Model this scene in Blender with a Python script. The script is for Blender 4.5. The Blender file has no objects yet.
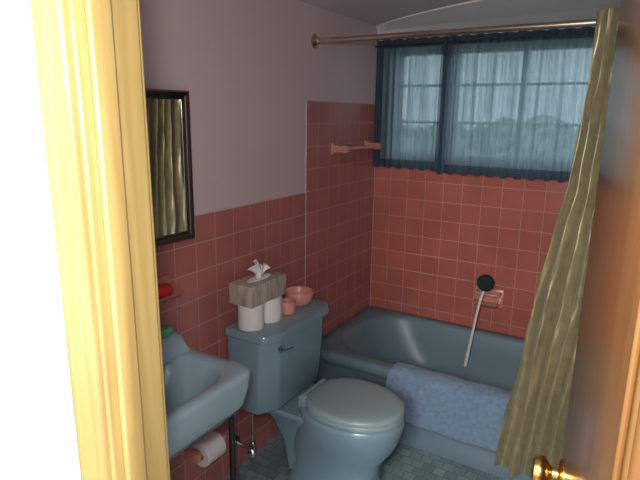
import bpy, bmesh, math, random
from mathutils import Vector, Matrix, noise
random.seed(4)
C = bpy.context.scene
try:
    C.view_settings.view_transform = 'Standard'
except Exception as e:
    print(e)

# ---------------------------------------------------------------- materials
def newmat(name):
    m = bpy.data.materials.new(name); m.use_nodes = True
    nt = m.node_tree
    return m, nt, nt.nodes['Principled BSDF']

def mat(name, col, rough=0.5, metal=0.0, var=0.0, vscale=8.0, bump=0.0, bscale=60.0, coat=0.0, sheen=0.0, spec=0.5, stretch=(1,1,1)):
    m, nt, p = newmat(name)
    p.inputs['Base Color'].default_value = (*col, 1)
    p.inputs['Roughness'].default_value = rough
    p.inputs['Metallic'].default_value = metal
    p.inputs['Coat Weight'].default_value = coat
    p.inputs['Coat Roughness'].default_value = 0.08
    p.inputs['Sheen Weight'].default_value = sheen
    p.inputs['Specular IOR Level'].default_value = spec
    tc = nt.nodes.new('ShaderNodeTexCoord')
    mp = nt.nodes.new('ShaderNodeMapping'); mp.inputs['Scale'].default_value = stretch
    nt.links.new(tc.outputs['Object'], mp.inputs['Vector'])
    n = nt.nodes.new('ShaderNodeTexNoise'); n.inputs['Scale'].default_value = vscale; n.inputs['Detail'].default_value = 4
    nt.links.new(mp.outputs[0], n.inputs['Vector'])
    r = nt.nodes.new('ShaderNodeValToRGB')
    v = max(var, 0.02)
    r.color_ramp.elements[0].position = 0.3; r.color_ramp.elements[1].position = 0.7
    r.color_ramp.elements[0].color = (*[c*(1-v) for c in col], 1)
    r.color_ramp.elements[1].color = (*[min(1, c*(1+v)) for c in col], 1)
    nt.links.new(n.outputs['Fac'], r.inputs['Fac']); nt.links.new(r.outputs['Color'], p.inputs['Base Color'])
    if bump > 0:
        n2 = nt.nodes.new('ShaderNodeTexNoise'); n2.inputs['Scale'].default_value = bscale; n2.inputs['Detail'].default_value = 3
        nt.links.new(mp.outputs[0], n2.inputs['Vector'])
        b = nt.nodes.new('ShaderNodeBump'); b.inputs['Strength'].default_value = bump; b.inputs['Distance'].default_value = 0.01
        nt.links.new(n2.outputs['Fac'], b.inputs['Height']); nt.links.new(b.outputs['Normal'], p.inputs['Normal'])
    return m

def tilemat(name, axes, pitch, mortar, c1, c2, cm, off=(0, 0), rough=0.18, offset=0.0, roff=0.0):
    m, nt, p = newmat(name)
    tc = nt.nodes.new('ShaderNodeTexCoord'); sx = nt.nodes.new('ShaderNodeSeparateXYZ'); cx = nt.nodes.new('ShaderNodeCombineXYZ')
    nt.links.new(tc.outputs['Object'], sx.inputs[0])
    for i in (0, 1):
        a = nt.nodes.new('ShaderNodeMath'); a.operation = 'ADD'; a.inputs[1].default_value = off[i] + pitch*40
        nt.links.new(sx.outputs[axes[i]], a.inputs[0]); nt.links.new(a.outputs[0], cx.inputs[i])
    b = nt.nodes.new('ShaderNodeTexBrick'); b.offset = offset; b.squash = 1.0
    b.inputs['Scale'].default_value = 1; b.inputs['Brick Width'].default_value = pitch; b.inputs['Row Height'].default_value = pitch
    b.inputs['Mortar Size'].default_value = mortar; b.inputs['Mortar Smooth'].default_value = 0.2; b.inputs['Bias'].default_value = 0
    b.inputs['Color1'].default_value = (*c1, 1); b.inputs['Color2'].default_value = (*c2, 1); b.inputs['Mortar'].default_value = (*cm, 1)
    nt.links.new(cx.outputs[0], b.inputs['Vector'])
    nz = nt.nodes.new('ShaderNodeTexNoise'); nz.inputs['Scale'].default_value = 5; nt.links.new(cx.outputs[0], nz.inputs['Vector'])
    mx = nt.nodes.new('ShaderNodeMix'); mx.data_type = 'RGBA'; mx.blend_type = 'MULTIPLY'; mx.inputs[0].default_value = 0.35
    nt.links.new(b.outputs['Color'], mx.inputs[6]); nt.links.new(nz.outputs['Fac'], mx.inputs[7])
    nt.links.new(mx.outputs[2], p.inputs['Base Color'])
    rr = nt.nodes.new('ShaderNodeMapRange'); rr.inputs[3].default_value = rough; rr.inputs[4].default_value = 0.8
    nt.links.new(b.outputs['Fac'], rr.inputs[0]); nt.links.new(rr.outputs[0], p.inputs['Roughness'])
    inv = nt.nodes.new('ShaderNodeMath'); inv.operation = 'SUBTRACT'; inv.inputs[0].default_value = 1; nt.links.new(b.outputs['Fac'], inv.inputs[1])
    bp = nt.nodes.new('ShaderNodeBump'); bp.inputs['Strength'].default_value = 0.35; bp.inputs['Distance'].default_value = 0.002
    nt.links.new(inv.outputs[0], bp.inputs['Height']); nt.links.new(bp.outputs['Normal'], p.inputs['Normal'])
    return m

def woodmat(name, dark, light, rough=0.3, stretch=(22, 22, 1.2), coat=0.4):
    m, nt, p = newmat(name)
    tc = nt.nodes.new('ShaderNodeTexCoord'); mp = nt.nodes.new('ShaderNodeMapping'); mp.inputs['Scale'].default_value = stretch
    nt.links.new(tc.outputs['Object'], mp.inputs['Vector'])
    n = nt.nodes.new('ShaderNodeTexNoise'); n.inputs['Scale'].default_value = 2.2; n.inputs['Detail'].default_value = 6; n.inputs['Distortion'].default_value = 0.6
    nt.links.new(mp.outputs[0], n.inputs['Vector'])
    r = nt.nodes.new('ShaderNodeValToRGB'); r.color_ramp.elements[0].position = 0.3; r.color_ramp.elements[1].position = 0.68
    r.color_ramp.elements[0].color = (*dark, 1); r.color_ramp.elements[1].color = (*light, 1)
    nt.links.new(n.outputs['Fac'], r.inputs['Fac']); nt.links.new(r.outputs['Color'], p.inputs['Base Color'])
    p.inputs['Roughness'].default_value = rough; p.inputs['Coat Weight'].default_value = coat; p.inputs['Coat Roughness'].default_value = 0.12
    return m

def sheermat(name, col, tcol, trans=0.35, dev=0.08):
    m = bpy.data.materials.new(name); m.use_nodes = True; nt = m.node_tree; nt.nodes.clear()
    out = nt.nodes.new('ShaderNodeOutputMaterial')
    d = nt.nodes.new('ShaderNodeBsdfDiffuse'); t = nt.nodes.new('ShaderNodeBsdfTranslucent'); tr = nt.nodes.new('ShaderNodeBsdfTransparent')
    d.inputs[0].default_value = (*col, 1); t.inputs[0].default_value = (*tcol, 1)
    tr.inputs[0].default_value = (0.78, 0.86, 0.90, 1)
    m1 = nt.nodes.new('ShaderNodeMixShader'); m1.inputs[0].default_value = 0.6
    nt.links.new(d.outputs[0], m1.inputs[1]); nt.links.new(t.outputs[0], m1.inputs[2])
    # gathered fabric: vertical streaks of denser weave
    tc = nt.nodes.new('ShaderNodeTexCoord'); mp = nt.nodes.new('ShaderNodeMapping'); mp.inputs['Scale'].default_value = (60, 1, 1.5)
    nt.links.new(tc.outputs['Object'], mp.inputs['Vector'])
    n = nt.nodes.new('ShaderNodeTexNoise'); n.inputs['Scale'].default_value = 1.0; n.inputs['Detail'].default_value = 3
    nt.links.new(mp.outputs[0], n.inputs['Vector'])
    mr = nt.nodes.new('ShaderNodeMapRange'); mr.inputs[1].default_value = 0.3; mr.inputs[2].default_value = 0.7
    mr.inputs[3].default_value = max(0, trans-dev); mr.inputs[4].default_value = trans+dev
    nt.links.new(n.outputs['Fac'], mr.inputs[0])
    m2 = nt.nodes.new('ShaderNodeMixShader'); nt.links.new(mr.outputs[0], m2.inputs[0])
    nt.links.new(m1.outputs[0], m2.inputs[1]); nt.links.new(tr.outputs[0], m2.inputs[2])
    nt.links.new(m2.outputs[0], out.inputs['Surface'])
    return m

M = {}
M['paint'] = mat('wall_paint_mauve', (0.62, 0.48, 0.49), 0.6, var=0.03, vscale=3, bump=0.05, bscale=90)
M['hall'] = mat('hall_paint_white', (0.92, 0.92, 0.92), 0.7)
M['ceil'] = mat('ceiling_paint', (0.66, 0.61, 0.61), 0.7)
M['lightarc'] = mat('ceiling_light_arc', (0.88, 0.85, 0.83), 0.7)  # paler than the ceiling: pool of light put into the colour
G = (0.60, 0.34, 0.30)
M['tileL'] = tilemat('pink_tile_left', (1, 2), 0.108, 0.0021, (0.50, 0.170, 0.150), (0.56, 0.195, 0.17), G, off=(-2.95 + 0.108*28, 0))
M['tileB'] = tilemat('pink_tile_back', (0, 2), 0.108, 0.0020, (0.49, 0.145, 0.112), (0.54, 0.162, 0.125), (0.54, 0.29, 0.25))
M['floor'] = tilemat('floor_mosaic_tile', (0, 1), 0.052, 0.002, (0.20, 0.29, 0.31), (0.34, 0.45, 0.47), (0.17, 0.21, 0.21), rough=0.35, offset=0.5)
M['hallfloor'] = woodmat('hall_floor_wood', (0.18, 0.09, 0.04), (0.32, 0.17, 0.08), stretch=(1.5, 20, 20))
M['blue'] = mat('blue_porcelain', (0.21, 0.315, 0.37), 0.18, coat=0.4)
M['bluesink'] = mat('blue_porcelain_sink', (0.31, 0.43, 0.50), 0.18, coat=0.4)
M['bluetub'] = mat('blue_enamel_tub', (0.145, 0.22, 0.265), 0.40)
M['seat'] = mat('blue_seat_plastic', (0.27, 0.345, 0.365), 0.28)
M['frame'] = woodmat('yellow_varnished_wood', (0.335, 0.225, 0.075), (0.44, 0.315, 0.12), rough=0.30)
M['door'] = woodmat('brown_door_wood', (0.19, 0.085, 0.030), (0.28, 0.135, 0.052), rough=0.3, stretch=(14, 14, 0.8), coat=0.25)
M['jambr'] = woodmat('shaded_jamb_wood', (0.13, 0.058, 0.015), (0.19, 0.09, 0.027), rough=0.4, stretch=(14, 14, 0.8), coat=0.0)  # right jamb's shade put into the colour as darker wood
M['brass'] = mat('brass', (0.80, 0.52, 0.16), 0.2, 1.0)
M['chrome'] = mat('chrome', (0.70, 0.70, 0.70), 0.15, 1.0)
M['rod'] = mat('aged_chrome_rod', (0.62, 0.52, 0.43), 0.25, 1.0)
M['dark'] = mat('dark_metal', (0.05, 0.045, 0.04), 0.35, 0.7)
M['mframe'] = mat('mirror_frame_metal', (0.22, 0.20, 0.19), 0.22, 1.0)
M['mirror'] = mat('mirror_glass', (0.90, 0.92, 0.90), 0.02, 1.0)
M['white'] = mat('white_paper', (0.76, 0.71, 0.68), 0.9, bump=0.1, bscale=80)
M['tissue'] = mat('tissue_paper', (0.85, 0.82, 0.80), 0.9)
M['card'] = mat('cardboard_core', (0.35, 0.25, 0.17), 0.9)
M['box'] = mat('tissue_box_print', (0.42, 0.36, 0.30), 0.6, var=0.35, vscale=26, stretch=(1, 3, 0.5))
M['pinkcer'] = mat('pink_ceramic', (0.60, 0.24, 0.18), 0.2, coat=0.3)
M['pinkpl'] = mat('pink_plastic', (0.70, 0.31, 0.25), 0.3)
M['red'] = mat('red_soap', (0.70, 0.03, 0.04), 0.35)
M['green'] = mat('green_soap', (0.10, 0.42, 0.22), 0.35)
M['dgreen'] = mat('green_bristles', (0.007, 0.03, 0.022), 0.8, bump=0.9, bscale=150)
M['whitepl'] = mat('white_plastic', (0.72, 0.70, 0.68), 0.3)
M['terry'] = mat('blue_terry_cloth', (0.20, 0.30, 0.43), 0.95, var=0.15, vscale=50, bump=0.9, bscale=180, sheen=0.25)
M['sheer'] = sheermat('blue_sheer_fabric', (0.14, 0.22, 0.27), (0.33, 0.43, 0.49), 0.10, 0.08)
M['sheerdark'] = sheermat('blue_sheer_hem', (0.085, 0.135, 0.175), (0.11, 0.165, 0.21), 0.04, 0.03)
M['gold'] = mat('olive_gold_satin', (0.29, 0.25, 0.135), 0.34, metal=0.3, var=0.15, vscale=30, sheen=0.2)
M['winframe'] = mat('window_frame_paint', (0.30, 0.32, 0.33), 0.5)
M['leaf'] = mat('hedge_leaves', (0.42, 0.46, 0.38), 0.8, var=0.7, vscale=14, bump=1.0, bscale=30)
M['ground'] = mat('outside_grass', (0.15, 0.22, 0.08), 0.9, var=0.3)
gm = bpy.data.materials.new('window_glass'); gm.use_nodes = True; nt = gm.node_tree; nt.nodes.clear()
o = nt.nodes.new('ShaderNodeOutputMaterial'); a = nt.nodes.new('ShaderNodeBsdfTransparent'); g = nt.nodes.new('ShaderNodeBsdfGlossy'); x = nt.nodes.new('ShaderNodeMixShader')
a.inputs[0].default_value = (0.9, 0.95, 0.95, 1); g.inputs['Roughness'].default_value = 0.05; x.inputs[0].default_value = 0.06
nt.links.new(a.outputs[0], x.inputs[1]); nt.links.new(g.outputs[0], x.inputs[2]); nt.links.new(x.outputs[0], o.inputs[0])
M['glass'] = gm

# ---------------------------------------------------------------- mesh helpers
def finish(name, bm, mats, parent=None, smooth=True, ang=40, sub=0, solid=0):
    bmesh.ops.recalc_face_normals(bm, faces=bm.faces[:])
    me = bpy.data.meshes.new(name); bm.to_mesh(me); bm.free()
    for m in (mats if isinstance(mats, (list, tuple)) else [mats]):
        me.materials.append(M[m])
    if smooth:
        for p in me.polygons: p.use_smooth = True
        try: me.set_sharp_from_angle(angle=math.radians(ang))
        except Exception: pass
    ob = bpy.data.objects.new(name, me); C.collection.objects.link(ob)
    if parent: ob.parent = parent
    if solid:
        s = ob.modifiers.new('thick', 'SOLIDIFY'); s.thickness = solid; s.offset = 0
    if sub:
        s = ob.modifiers.new('sub', 'SUBSURF'); s.levels = sub; s.render_levels = sub
    return ob

def empty(name, loc=(0, 0, 0)):
    e = bpy.data.objects.new(name, None); e.empty_display_size = 0.1; C.collection.objects.link(e); return e

def box(bm, x0, x1, y0, y1, z0, z1, bev=0.0, mi=0, seg=2):
    r = bmesh.ops.create_cube(bm, size=1)
    vs = r['verts']
    for v in vs:
        v.co = Vector((x0 + (v.co.x+.5)*(x1-x0), y0 + (v.co.y+.5)*(y1-y0), z0 + (v.co.z+.5)*(z1-z0)))
    fs = set(f for v in vs for f in v.link_faces)
    for f in fs: f.material_index = mi
    if bev > 0:
        es = list(set(e for v in vs for e in v.link_edges))
        bmesh.ops.bevel(bm, geom=es, offset=bev, segments=seg, affect='EDGES', profile=0.5)

def loft(bm, rings, cap0=True, cap1=True, mi=0, closed=True):
    rs = [[bm.verts.new(p) for p in r] for r in rings]
    n = len(rs[0])
    for a, b in zip(rs[:-1], rs[1:]):
        for i in range(n if closed else n-1):
            j = (i+1) % n
            f = bm.faces.new((a[i], a[j], b[j], b[i])); f.material_index = mi
    if cap0: bm.faces.new(rs[0]).material_index = mi
    if cap1: bm.faces.new(rs[-1]).material_index = mi
    return rs

def rrect(x0, x1, y0, y1, z, r, n=8):
    if not isinstance(r, (list, tuple)): r = [r]*4   # corners: (x1,y1),(x0,y1),(x0,y0),(x1,y0)
    pts = []
    cs = [(x1, y1, -1, -1, 0), (x0, y1, 1, -1, 90), (x0, y0, 1, 1, 180), (x1, y0, -1, 1, 270)]
    for k, (cx, cy, sx, sy, a0) in enumerate(cs):
        rr = r[k]; ox = cx + sx*rr; oy = cy + sy*rr
        for i in range(n+1):
            a = math.radians(a0 + 90*i/n)
            pts.append(Vector((ox + rr*math.cos(a), oy + rr*math.sin(a), z)))
    return pts

def egg(cx, cy, z, af, ab, w, n=40, p=2.0, pb=2.0):
    pts = []
    for i in range(n):
        t = 2*math.pi*i/n; c = math.cos(t); s = math.sin(t)
        q = p if c > 0 else pb
        xx = (abs(c)**(2/q))*(af if c > 0 else -ab)
        yy = math.copysign(abs(s)**(2/q), s)*w
        pts.append(Vector((cx+xx, cy+yy, z)))
    return pts

def lathe(bm, prof, origin=(0, 0, 0), axis=(0, 0, 1), n=32, mi=0, cap=True):
    ax = Vector(axis).normalized(); q = Vector((0, 0, 1)).rotation_difference(ax); o = Vector(origin)
    rings = []
    for r, z in prof:
        rings.append([o + q @ Vector((r*math.cos(2*math.pi*i/n), r*math.sin(2*math.pi*i/n), z)) for i in range(n)])
    loft(bm, rings, cap, cap, mi)

def tube(bm, pts, r, n=12, mi=0, flat=1.0):
    pts = [Vector(p) for p in pts]
    rings = []; up = Vector((0, 0, 1))
    d0 = (pts[1]-pts[0]).normalized()
    if abs(d0.dot(up)) > 0.9: up = Vector((1, 0, 0))
    for i, p in enumerate(pts):
        if i == 0: d = pts[1]-pts[0]
        elif i == len(pts)-1: d = pts[-1]-pts[-2]
        else: d = (pts[i+1]-pts[i]).normalized() + (pts[i]-pts[i-1]).normalized()
        d.normalize(); s = d.cross(up).normalized(); up = s.cross(d).normalized()
        rr = r[i] if isinstance(r, (list, tuple)) else r
        rings.append([p + s*rr*math.cos(2*math.pi*k/n) + up*rr*flat*math.sin(2*math.pi*k/n) for k in range(n)])
    loft(bm, rings, True, True, mi)

def arc(p0, p1, p2, n=8):
    p0, p1, p2 = Vector(p0), Vector(p1), Vector(p2)
    return [(1-t)**2*p0 + 2*t*(1-t)*p1 + t*t*p2 for t in [i/n for i in range(n+1)]]

def lerpt(tab, z):
    for (z0, a), (z1, b) in zip(tab[:-1], tab[1:]):
        if z0 <= z <= z1:
            t = (z-z0)/(z1-z0); return a+(b-a)*t
    return tab[-1][1] if z > tab[-1][0] else tab[0][1]

# ---------------------------------------------------------------- room shell
YB = 2.95; XR = 1.52; YF0, YF1 = 0.43, 0.52; ZC = 2.045
TT = 0.008
bm = bmesh.new()
box(bm, -0.12, -TT, YF1, YB+0.12, -0.05, ZC+.05, mi=0)
box(bm, -TT, 0, YF1, 2.194, 0, 1.188, bev=0.003, mi=1)
box(bm, -TT, 0, 2.194, YB, 0, 1.62, bev=0.003, mi=1)
finish('wall_left', bm, ['paint', 'tileL'], smooth=False)

WX0, WX1, WZ0, WZ1 = 0.09, 1.40, 1.31, 1.92
bm = bmesh.new()
yb0, yb1 = YB+TT, YB+0.12
box(bm, -TT, XR, yb0, yb1, -0.05, WZ0)
box(bm, -TT, XR, yb0, yb1, WZ1, ZC+.05)
box(bm, -TT, WX0, yb0, yb1, WZ0, WZ1)
box(bm, WX1, XR, yb0, yb1, WZ0, WZ1)
box(bm, 0, XR, YB, YB+TT, 0, 1.296, bev=0.003, mi=1)
finish('wall_back', bm, ['paint', 'tileB'], smooth=False)

bm = bmesh.new()
box(bm, XR, XR+0.1, YF1, YB+0.12, -0.05, ZC+.05)
box(bm, XR-TT, XR, 2.194, YB, 0, 1.62, mi=1)
finish('wall_right', bm, ['paint', 'tileL'], smooth=False)

XJ0, XJ1 = 0.83, 1.43
ZD = 1.98
bm = bmesh.new()
box(bm, -2.2, XJ0-0.02, YF0, YF1-0.01, -0.05, ZC+.25)
box(bm, XJ1+0.02, 2.6, YF0, YF1-0.01, -0.05, ZC+.25)
box(bm, XJ0-0.02, XJ1+0.02, YF0, YF1-0.01, ZD+0.02, ZC+.25)
box(bm, -0.12, XJ0-0.02, YF1-0.01, YF1, -0.05, ZC+.05, mi=1)
box(bm, XJ1+0.02, XR, YF1-0.01, YF1, -0.05, ZC+.05, mi=1)
finish('wall_front', bm, ['hall', 'paint'], smooth=False)

bm = bmesh.new(); box(bm, -0.12, XR+0.1, YF1-0.09, YB+0.12, -0.05, 0.0)
finish('floor', bm, 'floor', smooth=False)
bm = bmesh.new(); box(bm, -0.12, XR+0.1, YF1, YB+0.12, ZC, ZC+0.05)
# pale wedge standing in for the light arc on the ceiling, deeper rightward
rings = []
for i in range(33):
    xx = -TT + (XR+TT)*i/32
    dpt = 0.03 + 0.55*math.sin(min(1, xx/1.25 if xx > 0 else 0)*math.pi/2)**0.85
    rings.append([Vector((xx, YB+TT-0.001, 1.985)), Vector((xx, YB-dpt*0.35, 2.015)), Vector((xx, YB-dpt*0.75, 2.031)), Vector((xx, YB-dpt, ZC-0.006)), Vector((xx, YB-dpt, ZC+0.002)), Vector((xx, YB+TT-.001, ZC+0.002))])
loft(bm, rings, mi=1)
finish('ceiling', bm, ['ceil', 'lightarc'], smooth=False)
bm = bmesh.new(); box(bm, -2.2, 2.6, -2.2, YF0, -0.05, 0.0)
finish('floor_hall', bm, 'hallfloor', smooth=False)
bm = bmesh.new(); box(bm, -2.2, 2.6, -2.2, YF0, ZC+0.2, ZC+0.25)
finish('ceiling_hall', bm, 'hall', smooth=False)

# door frame ---------------------------------------------------
def casing(bm, xa, sgn):
    # moulded casing profile (distance from jamb edge, projection)
    prof = [(0.004, 0), (0.004, 0.012), (0.008, 0.017), (0.016, 0.018), (0.020, 0.013), (0.026, 0.012), (0.034, 0.016), (0.044, 0.021), (0.052, 0.022), (0.058, 0.018), (0.060, 0.010), (0.060, 0)]
    rings = []
    for z in (0, ZD+0.06):
        rings.append([Vector((xa - sgn*d, YF0 - h, z)) for d, h in prof])
    loft(bm, rings, True, True)
bm = bmesh.new()
casing(bm, XJ0, 1)
box(bm, XJ0-0.02, XJ0, YF0-0.004, YF1+0.006, 0, ZD, 0.004)
box(bm, XJ0, XJ0+0.011, YF0+0.012, YF0+0.046, 0, ZD, 0.004)
box(bm, XJ0-0.06, XJ0-0.004, YF1, YF1+0.014, 0, ZD+0.05, 0.004)
# the old frame leans slightly out of plumb
for v in bm.verts: v.co.x -= max(0, v.co.z-0.95)*0.017
box(bm, XJ0-0.075, XJ1+0.06, YF0-0.018, YF0, ZD+0.004, ZD+0.06, 0.003)
box(bm, XJ0-0.02, XJ1+0.02, YF0-0.004, YF1+0.006, ZD, ZD+0.02, 0.004)
box(bm, XJ0, XJ1, YF0+0.012, YF0+0.046, ZD-0.011, ZD, 0.003)
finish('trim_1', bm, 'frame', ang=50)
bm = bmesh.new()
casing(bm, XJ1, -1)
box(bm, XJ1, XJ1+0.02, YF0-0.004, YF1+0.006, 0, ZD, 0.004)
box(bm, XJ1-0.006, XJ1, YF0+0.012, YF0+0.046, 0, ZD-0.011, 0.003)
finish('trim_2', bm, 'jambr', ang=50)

# door -----------------------------------------------------------
door = empty('door_1')
hx, hy = 1.432, 0.532; ex, ey = 1.338, 1.110
dv = Vector((ex-hx, ey-hy, 0)); L = dv.length; dv.normalize(); nv = Vector((-dv.y, dv.x, 0))  # nv points to -x
def doorloc(ob):
    ob.matrix_world = Matrix(((dv.x, nv.x, 0, hx), (dv.y, nv.y, 0, hy), (0, 0, 1, 0), (0, 0, 0, 1)))
bm = bmesh.new(); box(bm, 0, L, -0.034, 0, 0.012, 1.965, 0.002)
ob = finish('door_slab', bm, 'door'); ob.parent = door; doorloc(ob)
bm = bmesh.new()
kz = 0.872; kx = L-0.060
for s, y0 in ((1, 0), (-1, -0.034)):
    lathe(bm, [(0.031, 0), (0.031, 0.003), (0.026, 0.008), (0.012, 0.010), (0.011, 0.020), (0.016, 0.026), (0.027, 0.034), (0.030, 0.044), (0.027, 0.054), (0.016, 0.059), (0.004, 0.060)], (kx, y0, kz), (0, s, 0), 28)
box(bm, L-0.0005, L+0.0015, -0.027, -0.007, kz-0.03, kz+0.03)
ob = finish('door_knob', bm, 'brass'); ob.parent = door; doorloc(ob)
bm = bmesh.new()
for z in (0.25, 1.0, 1.75):
    lathe(bm, [(0.006, -0.045), (0.006, 0.045)], (-0.003, 0.004, z), n=12)
ob = finish('door_hinges', bm, 'brass'); ob.parent = door; doorloc(ob)

# window -----------------------------------------------------------
win = empty('window_1')
bm = bmesh.new()
fy0, fy1 = YB+0.02, YB+0.09
box(bm, WX0, WX0+0.035, fy0, fy1, WZ0, WZ1, 0.003); box(bm, WX1-0.035, WX1, fy0, fy1, WZ0, WZ1, 0.003)
box(bm, WX0+.035, WX1-.035, fy0, fy1, WZ0, WZ0+0.035, 0.003); box(bm, WX0+.035, WX1-.035, fy0, fy1, WZ1-0.035, WZ1, 0.003)
box(bm, 0.38, 0.46, fy0, fy1, WZ0+.035, WZ1-.035, 0.003)
box(bm, 0.79, 0.815, fy0+.01, fy1-.01, WZ0+.035, WZ1-.035, 0.003)
for z in (1.52, 1.72):
    box(bm, WX0+.035, 0.38, fy0+.02, fy1-.02, z-.006, z+.006)
    box(bm, 0.46, 0.79, fy0+.02, fy1-.02, z-.006, z+.006)
    box(bm, 0.815, WX1-.035, fy0+.02, fy1-.02, z-.006, z+.006)
finish('window_frame', bm, 'winframe', win)
bm = bmesh.new(); box(bm, WX0+.03, WX1-.03, YB+0.053, YB+0.057, WZ0+.03, WZ1-.03)
finish('window_pane', bm, 'glass', win, smooth=False)
bm = bmesh.new()
box(bm, 0.02, WX1+0.06, YB-0.012, YB+TT-.001, WZ0-0.012, WZ0+0.004, 0.003)
box(bm, 0.03, WX0, YB-0.004, YB+TT-.001, WZ0+.004, WZ1, 0.003)
box(bm, WX1, WX1+0.06, YB-0.004, YB+TT-.001, WZ0+.004, WZ1, 0.003)
box(bm, 0.03, WX1+0.06, YB-0.004, YB+TT-.001, WZ1, WZ1+0.05, 0.003)
finish('window_casing', bm, 'winframe', win)

# window curtains -----------------------------------------------------
def fold(s, k, seed):
    return math.sin(s*k + 1.7*noise.noise(Vector((s*k*0.13, seed, 0)))*3) + 0.5*math.sin(s*k*2.3+seed)
def sheerpanel(name, x0, x1, z0, z1, yc, seed, amp=0.012, parent=None):
    bm = bmesh.new(); nx = int((x1-x0)*260); nz = 44
    k = 150
    grid = []
    for j in range(nz+1):
        t = j/nz; z = z0 + (z1-z0)*t
        row = []
        for i in range(nx+1):
            s = x0 + (x1-x0)*i/nx
            a = amp*(0.6 + 0.6*noise.noise(Vector((s*7, seed, t*1.5))) + 0.25)
            if t > 0.92: a *= 0.75
            y = yc + a*fold(s, k, seed)*0.7
            zz = z + (0.006*math.sin(s*90+seed) if j in (0, nz) else 0)
            row.append(bm.verts.new((s, y, zz)))
        grid.append(row)
    for j in range(nz):
        for i in range(nx):
            f = bm.faces.new((grid[j][i], grid[j][i+1], grid[j+1][i+1], grid[j+1][i]))
            t = j/nz; xm = x0+(x1-x0)*i/nx
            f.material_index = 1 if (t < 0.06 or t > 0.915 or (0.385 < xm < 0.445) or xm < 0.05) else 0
    return finish(name, bm, ['sheer', 'sheerdark'], parent, ang=180)
wc = empty('window_curtain')
sheerpanel('panel_left', 0.015, 0.42, 1.262, 1.965, YB-0.052, 1.3, parent=wc)
sheerpanel('panel_right', 0.405, 1.45, 1.25, 1.965, YB-0.058, 5.1, parent=wc)
bm = bmesh.new(); tube(bm, [(0.002, YB-0.055, 1.93), (XR-0.002, YB-0.055, 1.93)], 0.005)
finish('curtain_rod_inner', bm, 'dark', wc)

# outside -------------------------------------------------------------
bm = bmesh.new(); box(bm, -6, 8, YB+0.2, 12, -0.2, -0.1)
finish('ground_outside', bm, 'ground', smooth=False)
bm = bmesh.new()
nx, nz = 120, 30
g = []
for j in range(nz+1):
    row = []
    for i in range(nx+1):
        xx = -5+9*i/nx; t = j/nz
        top = 1.45+0.2*noise.noise(Vector((xx*1.6, 0, 3)))+0.2*noise.noise(Vector((xx*6, 2, 3)))
        z = -0.1 + (top+0.1)*t
        y = 5.2 + 0.5*t*t + 0.28*noise.noise(Vector((xx*2.2, z*2.2, 1))) + 0.12*noise.noise(Vector((xx*7, z*7, 4)))
        row.append(bm.verts.new((xx, y, z)))
    g.append(row)
for j in range(nz):
    for i in range(nx): bm.faces.new((g[j][i], g[j][i+1], g[j+1][i+1], g[j+1][i]))
finish('hedge', bm, 'leaf', solid=0.2)

# shower rod -----------------------------------------------------------
RY, RZ = 2.27, 1.89
bm = bmesh.new(); tube(bm, [(0.001, RY, RZ), (XR-0.002, RY, RZ)], 0.0125, 20)
lathe(bm, [(0.032, 0), (0.032, 0.004), (0.024, 0.012), (0.016, 0.018), (0.016, 0.028)], (-TT+.001, RY, RZ), (1, 0, 0))
lathe(bm, [(0.032, 0), (0.032, 0.004), (0.024, 0.012), (0.016, 0.018), (0.016, 0.028)], (XR-.001, RY, RZ), (-1, 0, 0))
finish('shower_rod', bm, 'rod')

# shower curtain ----------------------------------------------------------
sc = empty('shower_curtain')
bm = bmesh.new()
xl = [(0.1, 1.005), (0.45, 1.045), (0.86, 1.095), (1.3, 1.155), (1.7, 1.185), (1.95, 1.19)]
yc = [(0.1, 2.10), (0.5, 2.125), (1.80, 2.235), (2.0, 2.235)]
nS, nZ = 160, 90
g = []
for j in range(nZ+1):
    z = 0.13 + (1.925-0.13)*j/nZ; row = []
    x0 = lerpt(xl, z) + 0.006*noise.noise(Vector((0, z*5, 3))); x1 = 1.455 + 0.03*(z/1.9)
    for i in range(nS+1):
        s = i/nS
        amp = 0.028 if z < 1.6 else 0.028-0.014*(z-1.6)/0.33
        ph = s*2*math.pi*4.5 + 1.6*noise.noise(Vector((s*2.2, z*1.6, 2))) + 0.5*z
        y = lerpt(yc, z) - 0.012 + amp*math.sin(ph) + 0.014*noise.noise(Vector((s*9, z*4+s*4, 7))) + 0.006*noise.noise(Vector((s*30, z*12, 1)))
        x = x0 + (x1-x0)*s + 0.006*math.cos(ph*2)
        if z < 0.5: y = min(y, 2.165)
        y = min(y, 2.252 if z > 1.8 else 2.28)
        row.append(bm.verts.new((x, y, z + (0.006*math.sin(s*60) if j == 0 else 0))))
    g.append(row)
for j in range(nZ):
    for i in range(nS): bm.faces.new((g[j][i], g[j][i+1], g[j+1][i+1], g[j+1][i]))
finish('curtain_cloth', bm, 'gold', sc, ang=180)
bm = bmesh.new()
for i in range(9):
    xx = 1.20+i*0.033
    pts = [(xx, RY+0.021*math.cos(a), RZ+0.002+0.021*math.sin(a)) for a in [2*math.pi*k/16 for k in range(17)]]
    tube(bm, pts, 0.0018, 6)
finish('curtain_rings', bm, 'chrome', sc)

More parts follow.
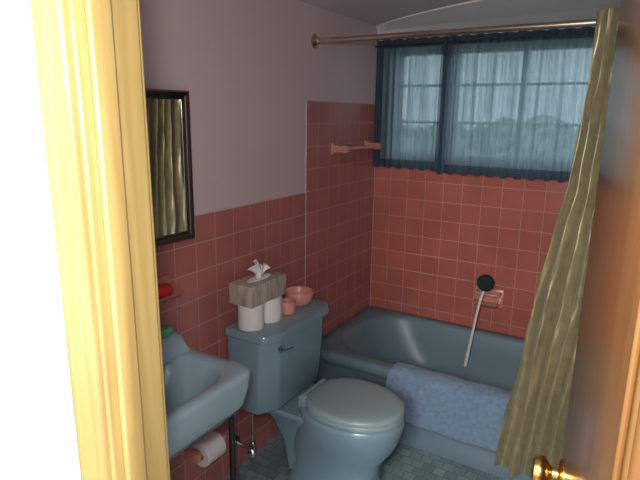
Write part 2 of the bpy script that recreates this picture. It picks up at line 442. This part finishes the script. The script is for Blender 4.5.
# bathtub --------------------------------------------------------------
bm = bmesh.new()
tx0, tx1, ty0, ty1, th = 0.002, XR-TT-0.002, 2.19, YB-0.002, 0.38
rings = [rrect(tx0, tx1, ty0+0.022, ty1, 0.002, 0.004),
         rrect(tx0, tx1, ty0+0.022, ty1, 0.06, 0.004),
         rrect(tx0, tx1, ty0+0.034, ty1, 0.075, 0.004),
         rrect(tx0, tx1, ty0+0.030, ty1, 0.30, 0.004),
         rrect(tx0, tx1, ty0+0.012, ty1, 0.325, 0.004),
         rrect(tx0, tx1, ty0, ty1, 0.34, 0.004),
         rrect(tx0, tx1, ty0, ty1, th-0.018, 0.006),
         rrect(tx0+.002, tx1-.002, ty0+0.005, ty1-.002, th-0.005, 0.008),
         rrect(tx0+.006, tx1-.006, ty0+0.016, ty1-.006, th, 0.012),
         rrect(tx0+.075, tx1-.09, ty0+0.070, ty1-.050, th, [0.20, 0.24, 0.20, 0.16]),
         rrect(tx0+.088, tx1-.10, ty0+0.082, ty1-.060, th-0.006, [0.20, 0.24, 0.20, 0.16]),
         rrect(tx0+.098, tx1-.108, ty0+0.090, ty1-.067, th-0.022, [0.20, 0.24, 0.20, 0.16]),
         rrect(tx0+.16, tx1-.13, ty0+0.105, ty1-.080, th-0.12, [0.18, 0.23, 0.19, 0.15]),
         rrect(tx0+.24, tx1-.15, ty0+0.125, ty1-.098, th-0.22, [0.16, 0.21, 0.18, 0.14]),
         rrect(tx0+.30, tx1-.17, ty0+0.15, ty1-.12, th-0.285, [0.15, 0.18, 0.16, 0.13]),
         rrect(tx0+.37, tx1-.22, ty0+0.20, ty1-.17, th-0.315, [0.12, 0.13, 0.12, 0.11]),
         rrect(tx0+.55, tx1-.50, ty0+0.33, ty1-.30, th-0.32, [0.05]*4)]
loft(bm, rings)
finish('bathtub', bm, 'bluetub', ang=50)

# bath mat draped over the rim
bm = bmesh.new()
path = [(2.315, 0.215), (2.300, 0.28), (2.290, 0.33), (2.280, 0.366), (2.268, 0.386), (2.245, 0.392), (2.215, 0.392), (2.192, 0.389), (2.180, 0.375), (2.176, 0.34), (2.174, 0.28), (2.173, 0.22), (2.172, 0.148)]
P = [Vector((0, a, b)) for a, b in path]
dense = []
for a, b in zip(P[:-1], P[1:]):
    for k in range(4): dense.append(a.lerp(b, k/4))
dense.append(P[-1])
nx = 90; g = []
for j, p in enumerate(dense):
    row = []; tt = j/len(dense)
    for i in range(nx+1):
        s = i/nx; xx = 0.485 + 0.545*s + 0.012*math.sin(tt*5)
        wv = 0.006*abs(math.sin(s*9+tt*2)) + 0.005*noise.noise(Vector((s*9, tt*9, 0)))
        z = p.z; y = p.y
        if j > len(dense)*0.55: y -= wv + 0.003
        elif j > len(dense)*0.3: z += wv*0.8 + 0.003
        else: y -= 0.004; 
        if tt > 0.6: z += 0.012*math.sin(s*5+1)*(tt-0.6)
        row.append(bm.verts.new((xx, y, z)))
    g.append(row)
for j in range(len(g)-1):
    for i in range(nx): bm.faces.new((g[j][i], g[j][i+1], g[j+1][i+1], g[j+1][i]))
finish('bath_mat', bm, 'terry', solid=0.008, ang=180)

# toilet ------------------------------------------------------------------
toi = empty('toilet'); ty = 1.78
bm = bmesh.new()
def tankring(x0, x1, hw, z, cx=0.045, cy=0.075, r=0.012):
    pts2 = [(x0, -hw), (x1-cx, -hw), (x1, -hw+cy), (x1, hw-cy), (x1-cx, hw), (x0, hw)]
    out = []
    n = len(pts2)
    for i, p in enumerate(pts2):
        p = Vector(p); a = Vector(pts2[i-1]); b = Vector(pts2[(i+1) % n])
        q0 = p + (a-p).normalized()*r; q2 = p + (b-p).normalized()*r
        for t in (0, .25, .5, .75, 1):
            q = (1-t)**2*q0 + 2*t*(1-t)*p + t*t*q2
            out.append(Vector((q.x, ty+q.y, z)))
    return out
rings = [tankring(0.07, 0.19, 0.20, 0.360), tankring(0.055, 0.230, 0.222, 0.367), tankring(0.05, 0.242, 0.230, 0.385), tankring(0.047, 0.252, 0.236, 0.56), tankring(0.045, 0.257, 0.238, 0.689)]
loft(bm, rings)
finish('tank', bm, 'blue', toi)
bm = bmesh.new()
c = dict(cx=0.035, cy=0.06, r=0.02)
rings = [tankring(0.042, 0.264, 0.244, 0.688, **c), tankring(0.038, 0.272, 0.250, 0.694, **c), tankring(0.038, 0.272, 0.250, 0.712, **c), tankring(0.042, 0.268, 0.246, 0.722, **c), tankring(0.052, 0.258, 0.236, 0.726, **c)]
loft(bm, rings)
finish('tank_lid', bm, 'blue', toi)
bm = bmesh.new()
lathe(bm, [(0.014, 0), (0.014, 0.006), (0.008, 0.010), (0.008, 0.02)], (0.253, ty-0.160, 0.650), (1, 0, 0), 20)
tube(bm, [(0.270, ty-0.160, 0.650), (0.274, ty-0.14, 0.649), (0.274, ty-0.105, 0.641)], [0.007, 0.006, 0.008], 12)
finish('flush_lever', bm, 'chrome', toi)
# bowl
bm = bmesh.new()
R = [egg(0.42, ty, 0.002, 0.225, 0.20, 0.125, p=2.6, pb=3.2),
     egg(0.42, ty, 0.030, 0.225, 0.20, 0.125, p=2.6, pb=3.2),
     egg(0.42, ty, 0.045, 0.210, 0.19, 0.112, p=2.6, pb=3.2),
     egg(0.42, ty, 0.12, 0.20, 0.19, 0.106, p=2.4, pb=3),
     egg(0.43, ty, 0.19, 0.21, 0.20, 0.118, p=2.3, pb=2.8),
     egg(0.46, ty, 0.25, 0.225, 0.22, 0.140, p=2.1, pb=2.5),
     egg(0.48, ty, 0.30, 0.226, 0.225, 0.157, p=2.0, pb=2.3),
     egg(0.495, ty, 0.345, 0.222, 0.225, 0.166, p=2.0, pb=2.3),
     egg(0.500, ty, 0.365, 0.220, 0.225, 0.168, p=2.0, pb=2.3),
     egg(0.500, ty, 0.382, 0.218, 0.222, 0.166, p=2.0, pb=2.3),
     egg(0.500, ty, 0.388, 0.208, 0.212, 0.158, p=2.0, pb=2.3),
     egg(0.500, ty, 0.388, 0.15, 0.14, 0.110),
     egg(0.485, ty, 0.34, 0.13, 0.12, 0.095),
     egg(0.46, ty, 0.26, 0.09, 0.08, 0.07),
     egg(0.43, ty, 0.22, 0.04, 0.04, 0.04)]
loft(bm, R)
# rear deck under the tank
R = [rrect(0.22, 0.38, ty-0.085, ty+0.085, 0.06, 0.04), rrect(0.20, 0.38, ty-0.095, ty+0.095, 0.20, 0.04),
     rrect(0.15, 0.38, ty-0.11, ty+0.11, 0.29, 0.05), rrect(0.12, 0.38, ty-0.135, ty+0.135, 0.335, 0.05), rrect(0.12, 0.38, ty-0.140, ty+0.140, 0.350, 0.05), rrect(0.125, 0.38, ty-0.135, ty+0.135, 0.361, 0.045)]
loft(bm, R)
finish('bowl', bm, 'blue', toi, ang=60)
bm = bmesh.new()
S = lambda z, k: egg(0.500, ty, z, 0.217*k, 0.178*k, 0.170*k, p=2.0, pb=2.5)
loft(bm, [S(0.391, 0.97), S(0.394, 1.0), S(0.408, 1.0), S(0.412, 0.98), S(0.412, 0.62), S(0.391, 0.62), S(0.391, 0.97)], False, False)
finish('seat', bm, 'seat', toi, ang=60)
bm = bmesh.new()
loft(bm, [S(0.4135, 0.97), S(0.416, 1.005), S(0.426, 1.005), S(0.433, 0.975), S(0.4365, 0.90), S(0.4385, 0.7), S(0.4395, 0.4), S(0.440, 0.1)])
finish('seat_lid', bm, 'seat', toi, ang=60)
bm = bmesh.new()
for s in (-1, 1):
    box(bm, 0.295, 0.333, ty+s*0.075-0.018, ty+s*0.075+0.018, 0.372, 0.425, 0.006)
tube(bm, [(0.310, ty-0.09, 0.422), (0.310, ty+0.09, 0.422)], 0.008)
finish('seat_hinges', bm, 'seat', toi)
bm = bmesh.new()
for s in (-1, 1):
    lathe(bm, [(0.016, 0), (0.016, 0.006), (0.012, 0.016), (0.004, 0.02)], (0.33, ty+s*0.112, 0.031), (0, 0, 1), 20)
finish('bolt_caps', bm, 'dark', toi)
bm = bmesh.new()
lathe(bm, [(0.028, 0), (0.028, 0.003), (0.012, 0.008)], (0.001, ty-0.15, 0.14), (1, 0, 0), 24)
tube(bm, [(0.004, ty-0.15, 0.14), (0.10, ty-0.15, 0.14)], 0.008)
lathe(bm, [(0.014, -0.02), (0.016, 0), (0.014, 0.03)], (0.10, ty-0.15, 0.14), (0, 0, 1), 16)
lathe(bm, [(0.006, 0), (0.006, 0.02), (0.020, 0.022), (0.022, 0.028), (0.014, 0.034)], (0.105, ty-0.16, 0.14), (0.5, -1, 0), 16)
tube(bm, arc((0.10, ty-0.15, 0.16), (0.10, ty-0.15, 0.27), (0.115, ty-0.165, 0.362)), 0.005)
lathe(bm, [(0.016, 0), (0.016, 0.018), (0.010, 0.022)], (0.115, ty-0.165, 0.340), (0, 0, 1), 8)
finish('supply_valve', bm, 'chrome', toi)

# sink ---------------------------------------------------------------------
sk = empty('wall_mounted_sink')
sy0, sy1, sx1, sz = 0.66, 1.205, 0.465, 0.80
bm = bmesh.new()
rc = lambda a, b: [a, b, b, a]
R = [rrect(0.06, sx1-0.09, sy0+0.08, sy1-0.08, sz-0.155, rc(0.08, 0.02)),
     rrect(0.02, sx1-0.035, sy0+0.035, sy1-0.035, sz-0.140, rc(0.06, 0.01)),
     rrect(0.006, sx1-0.012, sy0+0.012, sy1-0.012, sz-0.105, rc(0.055, 0.008)),
     rrect(0.002, sx1-0.004, sy0+0.004, sy1-0.004, sz-0.055, rc(0.05, 0.006)),
     rrect(0.002, sx1, sy0, sy1, sz-0.018, rc(0.05, 0.006)),
     rrect(0.002, sx1, sy0, sy1, sz-0.006, rc(0.05, 0.006)),
     rrect(0.004, sx1-0.006, sy0+0.006, sy1-0.006, sz, rc(0.046, 0.006)),
     rrect(0.150, sx1-0.040, sy0+0.05, sy1-0.05, sz-0.001, rc(0.10, 0.09)),
     rrect(0.157, sx1-0.048, sy0+0.058, sy1-0.058, sz-0.008, rc(0.10, 0.09)),
     rrect(0.170, sx1-0.062, sy0+0.075, sy1-0.075, sz-0.05, rc(0.10, 0.09)),
     rrect(0.190, sx1-0.090, sy0+0.11, sy1-0.11, sz-0.105, rc(0.085, 0.08)),
     rrect(0.22, sx1-0.13, sy0+0.18, sy1-0.18, sz-0.125, rc(0.05, 0.05)),
     rrect(0.25, sx1-0.165, sy0+0.24, sy1-0.24, sz-0.128, rc(0.02, 0.02))]
loft(bm, R)
# raised back ledge, sloping down onto the rim
R = [rrect(0.002, 0.205, sy0+0.002, sy1-0.002, sz-0.002, [0.03, 0.004, 0.004, 0.03]), rrect(0.002, 0.185, sy0+0.003, sy1-0.003, sz+0.018, [0.03, 0.004, 0.004, 0.03]), rrect(0.002, 0.168, sy0+0.004, sy1-0.004, sz+0.038, [0.03, 0.004, 0.004, 0.03]),
     rrect(0.002, 0.150, sy0+0.008, sy1-0.008, sz+0.045, [0.03, 0.004, 0.004, 0.03])]
loft(bm, R)
finish('basin', bm, 'bluesink', sk, ang=60)
bm = bmesh.new()
cy = (sy0+sy1)/2
for y in (sy0+0.06, sy1-0.06):
    tube(bm, [(sx1-0.055, y, 0.004), (sx1-0.055, y, 0.05), (sx1-0.055, y, sz-0.12)], [0.011, 0.010, 0.010], 14)
    lathe(bm, [(0.018, 0), (0.018, 0.01), (0.012, 0.02)], (sx1-0.055, y, 0.001), n=16)
finish('sink_legs', bm, 'dark', sk)
bm = bmesh.new()
for y in (cy-0.1, cy+0.1):
    lathe(bm, [(0.022, 0), (0.022, 0.008), (0.012, 0.014), (0.012, 0.035), (0.024, 0.04), (0.024, 0.052), (0.01, 0.058)], (0.07, y, sz+0.044), n=20)
tube(bm, arc((0.075, cy, sz+0.043), (0.08, cy, sz+0.12), (0.19, cy, sz+0.07)), 0.011, 14)
tube(bm, [(0.28, cy, sz-0.15), (0.28, cy, 0.50), (0.27, cy, 0.45), (0.22, cy, 0.43), (0.17, cy, 0.46), (0.15, cy, 0.52), (0.10, cy, 0.55), (0.002, cy, 0.55)], 0.017, 14)
finish('faucet_and_trap', bm, 'chrome', sk)

bm = bmesh.new(); R = [egg(0.115, 1.145, sz+0.0455+h, 0.028*k, 0.028*k, 0.042*k, p=2.6, pb=2.6) for h, k in ((0, .85), (0.005, 1), (0.016, 1), (0.022, .8))]
loft(bm, R); finish('green_soap_bar', bm, 'green')

# soap shelf on wall with red soap
sd = empty('wall_soap_dish')
bm = bmesh.new()
R = [rrect(0.001, 0.05, 1.17, 1.27, 0.925, 0.012), rrect(0.001, 0.085, 1.155, 1.285, 0.945, 0.02), rrect(0.001, 0.09, 1.15, 1.29, 0.955, 0.02), rrect(0.006, 0.083, 1.157, 1.283, 0.955, 0.018), rrect(0.012, 0.075, 1.17, 1.27, 0.946, 0.015)]
loft(bm, R); box(bm, 0.0005, 0.012, 1.15, 1.29, 0.91, 1.0, 0.005)
finish('dish', bm, 'pinkcer', sd)
bm = bmesh.new(); R = [egg(0.045, 1.225, 0.947+h, 0.024*k, 0.024*k, 0.04*k, p=2.6, pb=2.6) for h, k in ((0, .85), (0.006, 1), (0.026, 1), (0.034, .8))]
loft(bm, R); finish('red_soap', bm, 'red', sd)

# mirror cabinet (door slightly ajar, hinged on its near side) ---------------------------
mc = empty('medicine_cabinet_mirror')
my0, my1, mz0, mz1 = 0.93, 1.385, 1.12, 1.63
W = my1-my0
bm = bmesh.new(); box(bm, 0.001, 0.010, my0+.01, my1-.01, mz0+.01, mz1-.01, 0.002)
finish('cabinet_body', bm, 'dark', mc)
th_ = math.radians(3.4)
Rm = Matrix.Translation((0.012, my0, 0)) @ Matrix.Rotation(-th_, 4, 'Z')
def mloc(ob): ob.matrix_world = Rm
bm = bmesh.new()
prof = [(0.0, 0.000), (0.0, 0.012), (0.006, 0.019), (0.014, 0.016), (0.020, 0.012), (0.024, 0.016), (0.028, 0.010), (0.030, 0.006), (0.030, 0.0)]
corners = [(0, mz0, 1, 1), (W, mz0, -1, 1), (W, mz1, -1, -1), (0, mz1, 1, -1)]
rs = []
for (y, z, a, b) in corners:
    rs.append([bm.verts.new((h, y+a*d, z+b*d)) for d, h in prof])
for i in range(4):
    A, B = rs[i], rs[(i+1) % 4]
    for k in range(len(prof)-1):
        bm.faces.new((A[k], A[k+1], B[k+1], B[k]))
mloc(finish('cabinet_frame', bm, 'mframe', mc, ang=20))
bm = bmesh.new(); box(bm, -0.001, 0.005, .02, W-.02, mz0+.02, mz1-.02)
mloc(finish('mirror_panel', bm, 'mirror', mc, smooth=False))

# towel bar ----------------------------------------------------------------------
bm = bmesh.new()
tz = 1.385
for y in (2.455, 2.83):
    R = [[Vector((x, y+a, tz+b)) for a, b in ((-w, -w), (w, -w), (w, w), (-w, w))] for x, w in ((0.0005, 0.028), (0.008, 0.028), (0.016, 0.019), (0.05, 0.015), (0.060, 0.018), (0.084, 0.018), (0.088, 0.014))]
    loft(bm, R)
tube(bm, [(0.072, 2.46, tz), (0.072, 2.825, tz)], 0.0105, 16)
finish('towel_bar', bm, 'pinkcer', ang=30)

# tub soap dish with grab bar + brush --------------------------------------------------
bm = bmesh.new()
dx, dz = 0.735, 0.575
box(bm, dx-0.08, dx+0.08, YB-0.012, YB-0.0005, dz-0.052, dz+0.052, 0.006)
R = [rrect(dx-0.055, dx+0.055, YB-0.05, YB-0.005, dz-0.045, 0.015), rrect(dx-0.068, dx+0.068, YB-0.082, YB-0.005, dz-0.02, 0.02), rrect(dx-0.07, dx+0.07, YB-0.085, YB-0.005, dz-0.012, 0.02),
     rrect(dx-0.062, dx+0.062, YB-0.077, YB-0.012, dz-0.012, 0.018), rrect(dx-0.05, dx+0.05, YB-0.065, YB-0.016, dz-0.026, 0.015)]
loft(bm, R)
tube(bm, [(dx-0.062, YB-0.01, dz+0.03), (dx-0.06, YB-0.05, dz+0.03), (dx-0.04, YB-0.06, dz+0.03), (dx+0.04, YB-0.06, dz+0.03), (dx+0.06, YB-0.05, dz+0.03), (dx+0.062, YB-0.01, dz+0.03)], 0.009)
finish('ceramic_soap_dish', bm, 'pinkcer', ang=40)

br = empty('bath_brush')
bm = bmesh.new()
hc = Vector((0.728, YB-0.075, 0.675)); 
lathe(bm, [(0.020, -0.016), (0.040, -0.012), (0.046, 0.0), (0.046, 0.012), (0.040, 0.022), (0.02, 0.027)], hc, (0, -1, 0.15), 28)
finish('bristles', bm, 'dgreen', br)
bm = bmesh.new()
lathe(bm, [(0.02, 0.0), (0.034, 0.002), (0.034, 0.008), (0.02, 0.010)], hc+Vector((0, 0.027, 0)), (0, -1, 0.15), 28)
tube(bm, [(0.724, YB-0.066, 0.65), (0.712, YB-0.096, 0.585), (0.704, YB-0.11, 0.52), (0.694, YB-0.125, 0.42), (0.684, YB-0.138, 0.32), (0.676, YB-0.148, 0.24), (0.672, YB-0.152, 0.20)], [0.007, 0.008, 0.008, 0.008, 0.009, 0.011, 0.010], 12, flat=0.6)
finish('handle', bm, 'whitepl', br)

# paper holder ------------------------------------------------------------------------
ph = empty('toilet_paper_holder'); py, pz = 1.395, 0.270
bm = bmesh.new()
for s in (-1, 1):
    R = [[Vector((x, py+s*0.072+a, pz+b)) for a, b in ((-w, -h), (w, -h), (w, h), (-w, h))] for x, w, h in ((0.0005, 0.018, 0.035), (0.008, 0.018, 0.035), (0.018, 0.010, 0.024), (0.06, 0.009, 0.020), (0.085, 0.009, 0.018), (0.09, 0.006, 0.014))]
    loft(bm, R)
tube(bm, [(0.068, py-0.066, pz), (0.068, py+0.066, pz)], 0.009)
finish('holder_arms', bm, 'pinkcer', ph, ang=30)
def roll(bm, o, axis, r=0.055, h=0.10, mi=0):
    lathe(bm, [(0.02, 0), (r-.003, 0), (r, 0.003), (r, h-0.003), (r-.003, h), (0.02, h), (0.02, 0)], o, axis, 40, mi, cap=False)
    lathe(bm, [(0.0195, 0.001), (0.0195, h-.001)], o, axis, 24, 1, cap=False)
bm = bmesh.new(); roll(bm, (0.066, py-0.05, pz-.008), (0, 1, 0), 0.050)
finish('paper_roll', bm, ['white', 'card'], ph)

# things on the tank -----------------------------------------------------------------------
TZ = 0.7265
for i, (x, y) in enumerate(((0.135, 1.590), (0.145, 1.697))):
    bm = bmesh.new(); roll(bm, (x, y, TZ), (0, 0, 1), 0.052, 0.102)
    finish('toilet_paper_roll', bm, ['white', 'card'])
tb = empty('tissue_box')
bz = TZ+0.1025
bm = bmesh.new(); box(bm, 0.07, 0.185, 1.535, 1.765, bz, bz+0.085, 0.003)
finish('box_body', bm, 'box', tb)
bm = bmesh.new()
loft(bm, [egg(0.13, 1.65, bz+0.0855, 0.025, 0.025, 0.07), egg(0.13, 1.65, bz+0.087, 0.024, 0.024, 0.069)])
finish('box_slot', bm, 'tissue', tb)
bm = bmesh.new()
# two torn folds of tissue standing out of the slot
for (ang, lean, hh, ww) in ((0.5, -0.025, 0.085, 0.036), (-0.7, 0.030, 0.060, 0.034)):
    gg = []
    for j in range(9):
        t = j/8; row = []
        for i in range(11):
            u = i/10-0.5
            wd = ww*(0.35+1.3*t-0.55*t*t)*2
            yy = u*wd; xx = 0.010*math.sin(u*9+t*3)*(0.5+t)
            X = 0.13 + xx*math.cos(ang) - yy*math.sin(ang)*0.4; Y = 1.652 + yy*math.cos(ang) + lean*t*t + xx*math.sin(ang)
            Z = bz+0.083 + hh*t*(1-0.5*abs(u)*(1.6*t)) 
            row.append(bm.verts.new((X, Y, Z)))
        gg.append(row)
    for j in range(8):
        for i in range(10): bm.faces.new((gg[j][i], gg[j][i+1], gg[j+1][i+1], gg[j+1][i]))
finish('tissue_sheet', bm, 'tissue', tb, ang=90, solid=0.0015)

bm = bmesh.new()
lathe(bm, [(0.030, 0), (0.034, 0.004), (0.036, 0.05), (0.035, 0.055), (0.032, 0.055), (0.031, 0.008), (0.005, 0.006)], (0.165, 1.80, TZ), n=32)
finish('pink_cup', bm, 'pinkpl')
bm = bmesh.new()
lathe(bm, [(0.044, 0), (0.050, 0.003), (0.062, 0.030), (0.067, 0.055), (0.065, 0.060), (0.061, 0.057), (0.056, 0.035), (0.035, 0.008), (0.004, 0.006)], (0.14, 1.925, TZ), n=36)
finish('pink_bowl', bm, 'pinkpl')

# ---------------------------------------------------------------- light
w = bpy.data.worlds.new('World'); C.world = w; w.use_nodes = True
bg = w.node_tree.nodes['Background']; bg.inputs[0].default_value = (0.88, 0.93, 1.0, 1); bg.inputs[1].default_value = 2.3
def area(name, loc, target, size, power, col):
    l = bpy.data.lights.new(name, 'AREA'); l.size = size; l.energy = power; l.color = col
    o = bpy.data.objects.new(name, l); C.collection.objects.link(o); o.location = loc
    o.rotation_euler = (Vector(target)-Vector(loc)).to_track_quat('-Z', 'Y').to_euler()
    return o
area('camera_flash', (1.40, -0.03, 1.66), (0.5, 1.6, 1.2), 0.07, 11, (1.0, 0.97, 0.94))
area('hall_fill_light', (1.35, -1.25, 2.05), (0.75, 1.6, 0.9), 0.5, 50, (1.0, 0.97, 0.93))  # unseen fill added in the hall to soften the flash falloff

# ---------------------------------------------------------------- camera
cd = bpy.data.cameras.new('camera'); cam = bpy.data.objects.new('camera', cd); C.collection.objects.link(cam)
cd.sensor_width = 36; cd.lens = 541/640*36; cd.clip_start = 0.02
rx = Vector((.8524, .5227, .0125)).normalized(); bk = Vector((.5067, -.8317, .2274)).normalized(); up = bk.cross(rx).normalized(); rx = up.cross(bk)
cam.matrix_world = Matrix(((rx.x, up.x, bk.x, 1.42), (rx.y, up.y, bk.y, 0.0), (rx.z, up.z, bk.z, 1.56), (0, 0, 0, 1)))
C.camera = cam
